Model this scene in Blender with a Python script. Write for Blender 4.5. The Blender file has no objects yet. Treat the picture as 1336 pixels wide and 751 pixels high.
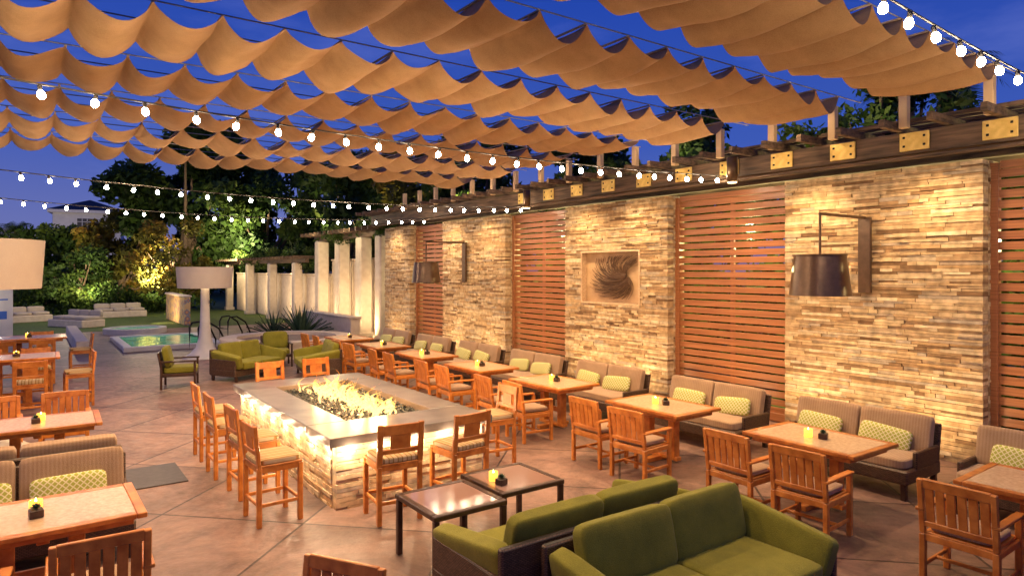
import bpy, math, random
import numpy as np
from mathutils import Vector, Matrix, Euler
random.seed(7); rng=np.random.default_rng(7)
S=bpy.context.scene
S.view_settings.view_transform='Standard'; S.view_settings.look='None'; S.view_settings.exposure=0
C=S.collection
R=math.radians
# ---------------------------------------------------------------- materials
def base(name,col=(.5,.5,.5),rough=.6,metal=0):
    m=bpy.data.materials.new(name); m.use_nodes=True
    nt=m.node_tree; b=nt.nodes['Principled BSDF']
    b.inputs['Base Color'].default_value=(*col,1); b.inputs['Roughness'].default_value=rough
    b.inputs['Metallic'].default_value=metal
    return m,nt,b
def nd(nt,t,ins=None,**kw):
    n=nt.nodes.new(t)
    for k,v in kw.items(): setattr(n,k,v)
    if ins:
        for k,v in ins.items(): n.inputs[k].default_value=v
    return n
def coords(nt,scale=(1,1,1),rot=(0,0,0)):
    tc=nd(nt,'ShaderNodeTexCoord'); mp=nd(nt,'ShaderNodeMapping')
    mp.inputs['Scale'].default_value=scale; mp.inputs['Rotation'].default_value=rot
    nt.links.new(tc.outputs['Object'],mp.inputs['Vector']); return mp.outputs['Vector']
def ramp(nt,fac,stops):
    r=nd(nt,'ShaderNodeValToRGB'); e=r.color_ramp.elements
    while len(e)<len(stops): e.new(.5)
    for i,(p,c) in enumerate(stops):
        e[i].position=p; e[i].color=(*c,1)
    nt.links.new(fac,r.inputs['Fac']); return r.outputs['Color']
def bump(nt,b,h,s=.3,d=.02):
    n=nd(nt,'ShaderNodeBump',{'Strength':s,'Distance':d}); nt.links.new(h,n.inputs['Height']); nt.links.new(n.outputs['Normal'],b.inputs['Normal'])
def noisemat(name,c1,c2,scale=5,rough=.6,stretch=(1,1,1),bs=.2,bd=.01,metal=0,detail=6,vary=0):
    m,nt,b=base(name,c1,rough,metal)
    v=coords(nt,stretch); n=nd(nt,'ShaderNodeTexNoise',{'Scale':scale,'Detail':detail}); nt.links.new(v,n.inputs['Vector'])
    col=ramp(nt,n.outputs['Fac'],[(.3,c1),(.7,c2)])
    if vary:
        oi=nd(nt,'ShaderNodeObjectInfo'); mr=nd(nt,'ShaderNodeMapRange',{'To Min':1-vary,'To Max':1+vary}); nt.links.new(oi.outputs['Random'],mr.inputs['Value'])
        hs=nd(nt,'ShaderNodeHueSaturation'); nt.links.new(mr.outputs['Result'],hs.inputs['Value']); nt.links.new(col,hs.inputs['Color']); col=hs.outputs['Color']
    nt.links.new(col,b.inputs['Base Color'])
    if bs: bump(nt,b,n.outputs['Fac'],bs,bd)
    return m
def emis(name,col,s):
    m,nt,b=base(name,col,.5); b.inputs['Emission Color'].default_value=(*col,1); b.inputs['Emission Strength'].default_value=s; return m
M={}
M['wood']=noisemat('teak_wood',(.38,.105,.014),(.66,.25,.045),9,.34,(1,1,1),.12,.004,vary=.22)
M['rust']=noisemat('stained_slats',(.22,.078,.028),(.38,.155,.058),5,.36,(1,.25,9),.15,.006)
M['dark']=noisemat('dark_timber',(.03,.019,.012),(.17,.105,.06),5,.75,(2,.35,4),.6,.02,detail=10)
M['espresso']=noisemat('espresso_frame',(.035,.016,.008),(.07,.034,.018),12,.35)
M['cream']=noisemat('cream_paint',(.48,.33,.17),(.58,.42,.23),3,.6)
M['brass']=noisemat('brass_plate',(.62,.42,.10),(.80,.58,.18),14,.42,metal=.35)
M['bronze']=noisemat('bronze_metal',(.09,.055,.032),(.14,.085,.05),9,.28,metal=.55)
M['stucco']=noisemat('stucco',(.58,.49,.37),(.70,.61,.48),5,.85,bs=.3,bd=.01)
M['white']=noisemat('white_paint',(.55,.53,.48),(.65,.62,.57),3,.5,bs=.05)
M['slab']=noisemat('pit_slab',(.075,.062,.055),(.18,.15,.13),3.5,.3,bs=.15,detail=10)
M['tabletop']=noisemat('table_stone',(.48,.33,.19),(.66,.48,.30),30,.24,bs=.03)
M['niche']=noisemat('niche_tan',(.42,.27,.14),(.54,.37,.21),6,.8)
M['twig']=noisemat('twig_brown',(.07,.032,.016),(.13,.065,.03),9,.6)
M['bark']=noisemat('bark',(.10,.065,.04),(.18,.12,.08),8,.9,(3,3,.6),.6,.03)
M['gravel']=noisemat('fire_glass',(.012,.018,.02),(.16,.18,.17),40,.1,bs=.2)
M['patch']=noisemat('dark_floor_patch',(.03,.025,.025),(.055,.045,.042),12,.5)
M['metaldark']=base('black_metal',(.015,.015,.016),.4,.6)[0]
M['cable']=base('black_cable',(.02,.018,.016),.6)[0]
M['steelw']=base('steel_wire',(.35,.33,.3),.4,.6)[0]
M['bulb']=emis('bulb_glow',(1,.76,.5),230)
M['candle']=emis('candle_glass',(1,.55,.07),2.2)
M['flamec']=emis('candle_flame',(1,.7,.3),14)
M['white_soft']=noisemat('white_cushion',(.42,.37,.30),(.5,.45,.37),4,.9)
M['yellow']=base('yellow_print',(.8,.5,.05),.5)[0]
M['blue']=base('blue_print',(.03,.12,.45),.5)[0]
M['roof']=noisemat('roof',(.04,.037,.04),(.07,.065,.07),5,.8)
M['winglow']=emis('lit_window',(.95,.6,.3),.35)
M['farwhite']=noisemat('far_render',(.50,.47,.47),(.57,.54,.54),2,.8)
def fabric(name,c1,c2,scale=250,rough=.9,bs=.25,trans=0,emi=0,sheen=.2,stripe=0):
    m,nt,b=base(name,c1,rough)
    v=coords(nt); w=nd(nt,'ShaderNodeTexNoise',{'Scale':scale,'Detail':2}); nt.links.new(v,w.inputs['Vector'])
    w2=nd(nt,'ShaderNodeTexNoise',{'Scale':5,'Detail':6,'Roughness':.6}); nt.links.new(v,w2.inputs['Vector'])
    ad=nd(nt,'ShaderNodeMath',operation='ADD'); nt.links.new(w.outputs['Fac'],ad.inputs[0]); nt.links.new(w2.outputs['Fac'],ad.inputs[1])
    hf=nd(nt,'ShaderNodeMath',{1:.5},operation='MULTIPLY'); nt.links.new(ad.outputs[0],hf.inputs[0])
    col=ramp(nt,hf.outputs[0],[(.36,c1),(.64,c2)])
    if stripe:
        wv=nd(nt,'ShaderNodeTexWave',{'Scale':9.5},bands_direction='Y'); nt.links.new(v,wv.inputs['Vector'])
        sc=ramp(nt,wv.outputs['Fac'],[(.3,(1,1,1)),(.6,(.82,.78,.74))]); mx=nd(nt,'ShaderNodeMixRGB',{0:stripe},blend_type='MULTIPLY'); nt.links.new(col,mx.inputs[1]); nt.links.new(sc,mx.inputs[2]); col=mx.outputs[0]
    nt.links.new(col,b.inputs['Base Color'])
    bump(nt,b,ad.outputs[0],bs,.008)
    b.inputs['Sheen Weight'].default_value=sheen
    if emi:
        b.inputs['Emission Color'].default_value=(1,.8,.58,1); b.inputs['Emission Strength'].default_value=emi
    if trans:
        tr=nd(nt,'ShaderNodeBsdfTranslucent'); nt.links.new(col,tr.inputs['Color']); mx=nd(nt,'ShaderNodeMixShader',{0:trans})
        out=nt.nodes['Material Output']; nt.links.new(b.outputs[0],mx.inputs[1]); nt.links.new(tr.outputs[0],mx.inputs[2]); nt.links.new(mx.outputs[0],out.inputs['Surface'])
    return m
M['canvas']=fabric('canvas',(.31,.180,.078),(.43,.26,.12),120,trans=.08,bs=.25,sheen=0)
M['lampshade']=fabric('lampshade_fabric',(.48,.41,.35),(.54,.47,.40),120,trans=.2,bs=.05,emi=.02,sheen=0)
M['tan']=fabric('tan_fabric',(.33,.215,.118),(.44,.295,.17),160,stripe=.7,bs=.35)
M['green']=fabric('olive_fabric',(.15,.148,.008),(.25,.235,.018),160,sheen=.05,bs=.5)
m,nt,b=base('wicker',(.05,.03,.02),.5)
ck=nd(nt,'ShaderNodeTexBrick',{'Scale':1,'Brick Width':.03,'Row Height':.012,'Mortar Size':.002,'Color1':(.08,.042,.02,1),'Color2':(.16,.09,.05,1),'Mortar':(.012,.007,.004,1)})
tc=nd(nt,'ShaderNodeTexCoord'); sp=nd(nt,'ShaderNodeSeparateXYZ'); cb=nd(nt,'ShaderNodeCombineXYZ'); a=nd(nt,'ShaderNodeMath',operation='ADD')
nt.links.new(tc.outputs['Object'],sp.inputs[0]); nt.links.new(sp.outputs[0],a.inputs[0]); nt.links.new(sp.outputs[1],a.inputs[1]); nt.links.new(a.outputs[0],cb.inputs[0]); nt.links.new(sp.outputs[2],cb.inputs[1]); nt.links.new(cb.outputs[0],ck.inputs['Vector'])
nt.links.new(ck.outputs['Color'],b.inputs['Base Color']); bump(nt,b,ck.outputs['Fac'],-.5,.004); M['wicker']=m
m,nt,b=base('striped_fabric',(.5,.4,.2),.9); v=coords(nt)
w=nd(nt,'ShaderNodeTexWave',{'Scale':3.2},bands_direction='Y'); nt.links.new(v,w.inputs['Vector'])
c=ramp(nt,w.outputs['Fac'],[(.0,(.42,.31,.15)),(.3,(.36,.26,.11)),(.42,(.11,.09,.02)),(.6,(.38,.15,.03)),(.78,(.47,.36,.2))]); nt.links.new(c,b.inputs['Base Color']); M['stripe']=m
m,nt,b=base('trellis_fabric',(.3,.35,.08),.9)
fs=[]
for sgn in (1,-1):
    v=coords(nt,(1,1,1),(R(45*sgn),0,0)); w=nd(nt,'ShaderNodeTexWave',{'Scale':8},bands_direction='Y',wave_profile='SIN'); nt.links.new(v,w.inputs['Vector']); fs.append(w.outputs['Fac'])
mx=nd(nt,'ShaderNodeMath',operation='MAXIMUM'); nt.links.new(fs[0],mx.inputs[0]); nt.links.new(fs[1],mx.inputs[1])
c=ramp(nt,mx.outputs[0],[(.80,(.36,.39,.06)),(.90,(.70,.64,.38))]); nt.links.new(c,b.inputs['Base Color']); M['trellis']=m
def tintmat(name,stops,rough=.8,nscale=14,bs=.5,bd=.012,spec=.3,trans=0,lo=.75,hi=1.2):
    m,nt,b=base(name,(.5,.5,.5),rough); b.inputs['Specular IOR Level'].default_value=spec
    at=nd(nt,'ShaderNodeAttribute',attribute_name='tint'); c=ramp(nt,at.outputs['Fac'],stops)
    v=coords(nt); n=nd(nt,'ShaderNodeTexNoise',{'Scale':nscale,'Detail':8}); nt.links.new(v,n.inputs['Vector'])
    mr=nd(nt,'ShaderNodeMapRange',{'From Min':.3,'From Max':.7,'To Min':lo,'To Max':hi}); nt.links.new(n.outputs['Fac'],mr.inputs['Value'])
    hs=nd(nt,'ShaderNodeHueSaturation'); nt.links.new(c,hs.inputs['Color']); nt.links.new(mr.outputs['Result'],hs.inputs['Value'])
    nt.links.new(hs.outputs['Color'],b.inputs['Base Color'])
    if bs: bump(nt,b,n.outputs['Fac'],bs,bd)
    if trans:
        tr=nd(nt,'ShaderNodeBsdfTranslucent'); nt.links.new(hs.outputs['Color'],tr.inputs['Color']); mx=nd(nt,'ShaderNodeMixShader',{0:trans})
        out=nt.nodes['Material Output']; nt.links.new(b.outputs[0],mx.inputs[1]); nt.links.new(tr.outputs[0],mx.inputs[2]); nt.links.new(mx.outputs[0],out.inputs['Surface'])
    return m
M['ledger']=tintmat('ledger_stone',[(0,(.17,.095,.045)),(.12,(.34,.215,.11)),(.35,(.50,.35,.185)),(.58,(.60,.46,.27)),(.72,(.38,.31,.23)),(.80,(.46,.29,.13)),(1,(.70,.57,.37))],lo=.62,hi=1.25,bs=.9,bd=.02,nscale=9)
M['leaf']=tintmat('leaves_green',[(0,(.012,.030,.006)),(.5,(.042,.085,.014)),(1,(.12,.165,.025))],.6,3,0,trans=.3)
M['leafw']=tintmat('leaves_autumn',[(0,(.05,.055,.01)),(.5,(.12,.11,.015)),(1,(.32,.16,.02))],.6,3,0,trans=.3)
M['agave']=tintmat('agave_leaf',[(0,(.03,.07,.04)),(1,(.10,.16,.09))],.5,5,0)
m,nt,b=base('stone_pavers',(.2,.15,.13),.45)
v=coords(nt,(1,1,1),(0,0,R(45)))
bk=nd(nt,'ShaderNodeTexBrick',{'Scale':1,'Brick Width':1.6,'Row Height':1.6,'Mortar Size':.014,'Color1':(.145,.086,.066,1),'Color2':(.225,.138,.106,1),'Mortar':(.035,.02,.016,1)},offset=0)
nt.links.new(v,bk.inputs['Vector'])
n=nd(nt,'ShaderNodeTexNoise',{'Scale':1.1,'Detail':15,'Roughness':.8,'Distortion':.6}); nt.links.new(v,n.inputs['Vector'])
mr=nd(nt,'ShaderNodeMapRange',{'From Min':.36,'From Max':.64,'To Min':.5,'To Max':1.6}); nt.links.new(n.outputs['Fac'],mr.inputs['Value'])
hs=nd(nt,'ShaderNodeHueSaturation'); nt.links.new(bk.outputs['Color'],hs.inputs['Color']); nt.links.new(mr.outputs['Result'],hs.inputs['Value']); nt.links.new(hs.outputs['Color'],b.inputs['Base Color'])
n2=nd(nt,'ShaderNodeTexNoise',{'Scale':9,'Detail':8}); nt.links.new(v,n2.inputs['Vector'])
mr2=nd(nt,'ShaderNodeMapRange',{'To Min':.32,'To Max':.66}); nt.links.new(n2.outputs['Fac'],mr2.inputs['Value']); nt.links.new(mr2.outputs['Result'],b.inputs['Roughness'])
ad=nd(nt,'ShaderNodeMath',operation='SUBTRACT'); nt.links.new(n2.outputs['Fac'],ad.inputs[0]); nt.links.new(bk.outputs['Fac'],ad.inputs[1])
bump(nt,b,ad.outputs[0],.6,.016); M['paver']=m
M['grass']=noisemat('grass',(.035,.08,.01),(.09,.15,.02),6,.9,bs=.5,bd=.03)
m,nt,b=base('pool_water',(.02,.14,.10),.05); v=coords(nt); n=nd(nt,'ShaderNodeTexVoronoi',{'Scale':3.2},feature='SMOOTH_F1'); nt.links.new(v,n.inputs['Vector'])
c=ramp(nt,n.outputs['Distance'],[(.2,(.02,.20,.12)),(.7,(.14,.5,.3))]); nt.links.new(c,b.inputs['Emission Color']); b.inputs['Emission Strength'].default_value=.42
bump(nt,b,n.outputs['Distance'],.3,.03); M['water']=m
m,nt,b=base('mosaic_tile',(.4,.2,.1),.35); v=coords(nt); 
bk=nd(nt,'ShaderNodeTexVoronoi',{'Scale':3.2},distance='MANHATTAN'); nt.links.new(v,bk.inputs['Vector'])
c=ramp(nt,bk.outputs['Distance'],[(.1,(.6,.5,.3)),(.3,(.55,.2,.06)),(.5,(.1,.18,.3)),(.7,(.6,.42,.2))]); nt.links.new(c,b.inputs['Base Color']); M['mosaic']=m
m,nt,b=base('flame',(0,0,0),1); nt.nodes.remove(b)
tc=nd(nt,'ShaderNodeTexCoord'); sp=nd(nt,'ShaderNodeSeparateXYZ'); nt.links.new(tc.outputs['Object'],sp.inputs[0])
mr=nd(nt,'ShaderNodeMapRange',{'From Min':0,'From Max':.42}); nt.links.new(sp.outputs[2],mr.inputs['Value'])
c=ramp(nt,mr.outputs['Result'],[(0,(1,.62,.22)),(.25,(1,.58,.16)),(.55,(1,.40,.06)),(1,(.9,.14,.01))])
em=nd(nt,'ShaderNodeEmission',{'Strength':3.4}); nt.links.new(c,em.inputs[0])
tr=nd(nt,'ShaderNodeBsdfTransparent'); mx=nd(nt,'ShaderNodeMixShader')
v=coords(nt,(1,1,.35)); n=nd(nt,'ShaderNodeTexNoise',{'Scale':16,'Detail':4,'Distortion':.8}); nt.links.new(v,n.inputs['Vector'])
sm=nd(nt,'ShaderNodeMath',operation='SUBTRACT'); nt.links.new(n.outputs['Fac'],sm.inputs[0]); 
ml=nd(nt,'ShaderNodeMath',{1:.30},operation='MULTIPLY'); nt.links.new(mr.outputs['Result'],ml.inputs[0]); nt.links.new(ml.outputs[0],sm.inputs[1])
f=ramp(nt,sm.outputs[0],[(.26,(0,0,0)),(.62,(.8,.8,.8))]); nt.links.new(f,mx.inputs[0]); nt.links.new(tr.outputs[0],mx.inputs[1]); nt.links.new(em.outputs[0],mx.inputs[2]); nt.links.new(mx.outputs[0],nt.nodes['Material Output'].inputs['Surface']); M['flame']=m

# ---------------------------------------------------------------- mesh builder
class MB:
    def __init__(s): s.v=[];s.f=[];s.mi=[];s.sm=[];s.t=[]
    def add(s,vs,fs,m=0,smooth=False,t=.5):
        o=len(s.v); s.v+= [tuple(x) for x in vs]
        for f in fs: s.f.append(tuple(i+o for i in f)); s.mi.append(m); s.sm.append(smooth); s.t.append(t)
        return s
    def box(s,c,d,m=0,bev=.006,rot=None,t=.5):
        h=[x/2 for x in d]; b=min(bev,min(h)*.45); vs=[];idx={}
        rm=Euler(rot).to_matrix() if rot else None
        for sx in(-1,1):
            for sy in(-1,1):
                for sz in(-1,1):
                    for a in range(3):
                        p=Vector([(h[i]-(0 if i==a else b))*(sx,sy,sz)[i] for i in range(3)])
                        if rm: p=rm@p
                        idx[(sx,sy,sz,a)]=len(vs); vs.append((p.x+c[0],p.y+c[1],p.z+c[2]))
        fs=[]
        def K(sg,a): return idx[(sg[0],sg[1],sg[2],a)]
        def orient(f):
            P=[Vector(vs[i])-Vector(c) for i in f]; n=(P[1]-P[0]).cross(P[2]-P[0]); ctr=sum(P,Vector())
            return f if n.dot(ctr)>0 else f[::-1]
        for a in range(3):
            o1,o2=[i for i in range(3) if i!=a]
            for sg in(-1,1):
                q=[]
                for (p,r) in((-1,-1),(1,-1),(1,1),(-1,1)):
                    g=[0,0,0]; g[a]=sg; g[o1]=p; g[o2]=r; q.append(K(g,a))
                fs.append(orient(q))
            for p in(-1,1):
                for r in(-1,1):
                    g=[0,0,0];g[o1]=p;g[o2]=r; g0=g[:];g0[a]=-1;g1=g[:];g1[a]=1
                    fs.append(orient([K(g0,o1),K(g1,o1),K(g1,o2),K(g0,o2)]))
        for sx in(-1,1):
            for sy in(-1,1):
                for sz in(-1,1): fs.append(orient([K((sx,sy,sz),0),K((sx,sy,sz),1),K((sx,sy,sz),2)]))
        return s.add(vs,fs,m,False,t)
    def pbox(s,lo,hi,m=0,t=.5):
        x0,y0,z0=lo;x1,y1,z1=hi
        vs=[(x0,y0,z0),(x1,y0,z0),(x1,y1,z0),(x0,y1,z0),(x0,y0,z1),(x1,y0,z1),(x1,y1,z1),(x0,y1,z1)]
        return s.add(vs,[(0,3,2,1),(4,5,6,7),(0,1,5,4),(1,2,6,5),(2,3,7,6),(3,0,4,7)],m,False,t)
    def cushion(s,c,d,m=0,k=5,n=8,pinch=.25,thin=None,rot=None):
        h=np.array(d)/2; thin=int(np.argmin(d)) if thin is None else thin
        rm=Euler(rot).to_matrix() if rot else None
        o1,o2=[i for i in range(3) if i!=thin]
        vs=[];fs=[];key={}
        def vid(p):
            kk=tuple(round(x,5) for x in p)
            if kk in key: return key[kk]
            q=np.array(p,float); nn=(np.abs(q)**k).sum()**(1/k); q=q/nn
            e=abs(q[o1])**4+abs(q[o2])**4
            q[thin]*=1-pinch*min(1,e*.6)
            q=Vector(q*h)
            if rm: q=rm@q
            key[kk]=len(vs); vs.append((q.x+c[0],q.y+c[1],q.z+c[2])); return key[kk]
        g=[math.tan((i/n*2-1)*math.pi/4*.96)/math.tan(math.pi/4*.96) for i in range(n+1)]
        for a in range(3):
            b1,b2=[i for i in range(3) if i!=a]
            for sg in(-1,1):
                for i in range(n):
                    for j in range(n):
                        q=[]
                        for (di,dj) in((0,0),(1,0),(1,1),(0,1)):
                            p=[0,0,0];p[a]=sg;p[b1]=g[i+di];p[b2]=g[j+dj];q.append(vid(p))
                        if (sg>0)==(a==1): q=q[::-1]
                        fs.append(q)
        return s.add(vs,fs,m,True)
    def lathe(s,prof,c=(0,0,0),seg=24,m=0,smooth=True,cap=True,t=.5):
        vs=[];fs=[];n=len(prof)
        for r,z in prof:
            for i in range(seg):
                a=2*math.pi*i/seg; vs.append((c[0]+r*math.cos(a),c[1]+r*math.sin(a),c[2]+z))
        for j in range(n-1):
            for i in range(seg):
                k=(i+1)%seg; fs.append((j*seg+i,j*seg+k,(j+1)*seg+k,(j+1)*seg+i))
        if cap: fs.append(tuple(range(seg))[::-1]); fs.append(tuple((n-1)*seg+i for i in range(seg)))
        return s.add(vs,fs,m,smooth,t)
    def tube(s,pts,rad,seg=6,m=0,smooth=True,t=.5):
        pts=[Vector(p) for p in pts]
        if not hasattr(rad,'__len__'): rad=[rad]*len(pts)
        vs=[];fs=[]
        ref=Vector((0,0,1))
        d0=(pts[-1]-pts[0]).normalized()
        if abs(d0.z)>.9: ref=Vector((1,0,0))
        for i,p in enumerate(pts):
            d=(pts[min(i+1,len(pts)-1)]-pts[max(i-1,0)]).normalized(); a=d.cross(ref).normalized(); b=d.cross(a)
            for k in range(seg):
                t_=2*math.pi*k/seg; vs.append(p+(a*math.cos(t_)+b*math.sin(t_))*rad[i])
        for j in range(len(pts)-1):
            for k in range(seg):
                q=(k+1)%seg; fs.append((j*seg+k,j*seg+q,(j+1)*seg+q,(j+1)*seg+k))
        fs.append(tuple(range(seg))); fs.append(tuple((len(pts)-1)*seg+k for k in range(seg))[::-1])
        return s.add(vs,fs,m,smooth,t)
    def mesh(s,name,*mats,tint=False):
        me=bpy.data.meshes.new(name); me.from_pydata(s.v,[],s.f)
        for x in mats: me.materials.append(M[x])
        me.polygons.foreach_set('material_index',s.mi); me.polygons.foreach_set('use_smooth',s.sm)
        if tint:
            a=me.attributes.new('tint','FLOAT','FACE'); a.data.foreach_set('value',s.t)
        me.update(); return me
def reg(o,label,cat,group=None,kind=None):
    if label: o['label']=label
    if cat: o['category']=cat
    if group: o['group']=group
    if kind: o['kind']=kind
def single(name,me,label=None,cat=None,loc=(0,0,0),rz=0,group=None,kind=None,parent=None,rot=None):
    o=bpy.data.objects.new(name,me); C.objects.link(o); o.location=loc; o.rotation_euler=rot if rot else (0,0,rz)
    if parent: o.parent=parent
    reg(o,label,cat,group,kind); return o
def thing(name,label,cat,parts,loc=(0,0,0),rz=0,group=None):
    e=bpy.data.objects.new(name,None); e.empty_display_size=.1; C.objects.link(e); e.location=loc; e.rotation_euler=(0,0,rz); reg(e,label,cat,group)
    for p in parts:
        single(p[0],p[1],loc=p[2] if len(p)>2 else (0,0,0),parent=e,rot=p[3] if len(p)>3 else None)
    return e
WARM=(1,.66,.32)
def light(kind,loc,energy,col=WARM,r=.05,target=None,ang=70,blend=.6):
    l=bpy.data.lights.new('lamp_or_fill',kind); l.energy=energy; l.color=col; l.shadow_soft_size=r
    o=bpy.data.objects.new('lamp_or_fill',l); C.objects.link(o); o.location=loc
    if kind=='SPOT':
        l.spot_size=R(ang); l.spot_blend=blend
    if target is not None: o.rotation_euler=(Vector(target)-Vector(loc)).to_track_quat('-Z','Y').to_euler()
    return o
# ---------------------------------------------------------------- ground
def sheet(name,x0,x1,y0,y1,z,mat,kind='structure'):
    b=MB(); b.add([(x0,y0,z),(x1,y0,z),(x1,y1,z),(x0,y1,z)],[(0,1,2,3)]); return single(name,b.mesh(name,mat),kind=kind)
sheet('ground',-300,300,-300,400,0,'grass')
sheet('patio_paving',-14,10.9,-6,33,.006,'paver')
b=MB(); b.box((0,0,0),(.75,.95,.014),bev=.004); single('floor_patch',b.mesh('floor_patch','patch'),'flat dark patch on the patio paving','patch',(1.2,9.45,.012))  # thin dark slab laid on top of the paving
# ---------------------------------------------------------------- stone walls
XW=10.1; HW=4.05
def ledger(W,H,hole=None,cmin=.028,cmax=.062,seed=1):
    r=random.Random(seed); out=[]; z=0
    while z<H-1e-4:
        h=min(r.uniform(cmin,cmax),H-z)
        if H-z-h<.02: h=H-z
        segs=[(0,W)]
        if hole and hole[2]-.02<z+h/2<hole[3]+.02: segs=[(0,hole[0]),(hole[1],W)]
        for a,b in segs:
            u=a
            while u<b-1e-4:
                l=min(r.choice((r.uniform(.1,.3),r.uniform(.25,.7))),b-u)
                if b-u-l<.06: l=b-u
                out.append((u,u+l,z,z+h,r.uniform(0,.03),r.random())); u+=l
        z+=h
    return out
def stone_panel(y0,y1,seed,hole=None):
    b=MB(); W=y1-y0; g=.004
    for (u0,u1,z0,z1,p,t) in ledger(W,HW,hole,seed=seed):
        b.pbox((-p,u0+g/2,z0+g/2),(.16,u1-g/2,z1-g/2),0,t)
    for (u0,u1,z0,z1,p,t) in ledger(.34,HW,seed=seed+50):
        b.pbox((.162+u0*.9,-.002-p*.5,z0+g/2),(.16+u1*.9,.1,z1-g/2),0,t)
    b.pbox((.165,.11,0),(.46,W,HW-.01),0,.1)
    thing('stone_wall','stacked ledger stone wall panel lit by warm lamps' if not hole else 'stacked ledger stone wall panel with a square art niche','wall',[('stone_cladding',b.mesh('stone_cladding','ledger',tint=True))],(XW,y0,0),group='ledger stone wall panels')
stones=[(3.46,6.28),(8.78,11.86),(14.27,17.55),(19.7,21.6)]
for i,(a,b_) in enumerate(stones): stone_panel(a,b_,10+i,(.74,2.5,1.9,2.98) if i==1 else None)
b=MB(); y0=8.78+.74;y1=8.78+2.5
b.pbox((XW+.125,y0-.02,1.88),(XW+.158,y1+.02,3.0),1)
for (lo,hi) in(((XW-.03,y0-.02,1.86),(XW+.12,y1+.02,1.9)),((XW-.03,y0-.02,2.98),(XW+.12,y1+.02,3.02)),((XW-.03,y0-.02,1.9),(XW+.12,y0+.02,2.98)),((XW-.03,y1-.02,1.9),(XW+.12,y1+.02,2.98))): b.pbox(lo,hi,0)
single('art_niche',b.mesh('art_niche','tabletop','niche'),'recessed tan niche framed in the stone wall','niche')
b=MB(); r=random.Random(3)
cy=(y0+y1)/2; cz=2.44
for i in range(170):
    th=R(r.uniform(-125,95)); sp_=r.uniform(.7,1.5); rm=r.uniform(.7,1.15); pts=[]; rr0=r.uniform(.02,.12); dx=r.uniform(.0,.06)
    for k in range(12):
        s=k/11; ph=th+sp_*s-.2; rad=rr0+rm*s
        yy=cy-.42+math.cos(ph)*rad*.98; zz=cz+.02+math.sin(ph)*rad*.52
        if not(y0+.1<yy<y1-.1 and 1.97<zz<2.91): break
        pts.append((XW+.115-dx-.03*math.sin(3*s),yy,zz))
    if len(pts)>3: b.tube(pts,[.0075*(1-.5*k/len(pts)) for k in range(len(pts))],4)
single('twig_sculpture',b.mesh('twig_sculpture','twig'),'dark swirling bundle of twigs hung in the wall niche','sculpture')
def slat_screen(y0,y1):
    W=y1-y0-.03; fr=MB(); sl=MB(); X=.26
    fr.box((X,.05,HW/2-.02),(.12,.1,HW-.04)); fr.box((X,W-.03,HW/2-.02),(.12,.1,HW-.04)); fr.box((X,W/2,HW-.07),(.118,W-.2,.1)); fr.box((X,W/2,.09),(.118,W-.2,.14))
    fr.box((X+.065,W/2,HW/2),(.05,.08,HW-.3))
    n=28
    for i in range(n):
        z=.2+(HW-.38)*i/(n-1); sl.box((X,W/2+.01,z),(.035,W-.16,.107),bev=.004)
    thing('slat_screen','rust brown horizontal slat screen between stone wall panels','screen',[('frame',fr.mesh('frame','rust')),('slats',sl.mesh('slats','rust'))],(XW,y0+.015,0),group='wooden slat screens')
for a,b_ in((.9,3.46),(6.28,8.78),(11.86,14.27),(17.55,19.7)): slat_screen(a,b_)
# ---------------------------------------------------------------- pergola
b=MB(); 
b.box((9.95,11,4.36),(.14,22.6,.31)); b.box((9.88,11,4.15),(.1,22.6,.045)); b.box((10.75,11,4.3),(.14,22.6,.3)); b.box((12.3,11,4.37),(.14,22.6,.36))
raf=MB()
for i in range(38): raf.box((10.9,.2+i*.6,4.58),(3.1,.08,.11))
b2=MB()
for i in range(12): b2.box((9.9+.24*i,11,4.665),(.055,22.4,.055))
pp=[('beam',b.mesh('beam','dark')),('rafters',raf.mesh('rafters','dark')),('battens',b2.mesh('battens','dark'))]
pl=MB(); pl.box((0,0,0),(.03,.38,.25),bev=.006)
for yy in(-.13,.13):
    for zz in(-.06,.06): pl.box((-.02,yy,zz),(.016,.03,.03),1,.006)
plm=pl.mesh('metal_plate','brass','metaldark')
ps=MB(); ps.box((0,0,.25),(.1,.11,.5)); psm=ps.mesh('short_post','cream')
for i in range(18):
    y=2.2+i*1.0
    if i<12: pp.append(('metal_plate',plm,(9.862,y,4.37)))
    pp.append(('short_post',psm,(9.68,y+.05,4.53)))
for y in(2.0,7.5,13,19.5): 
    q=MB(); q.box((12.3,y,2.08),(.2,.2,4.16)); pp.append(('post',q.mesh('post','dark')))
thing('pergola','dark timber pergola with brass plates above the stone wall','pergola',pp)
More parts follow.
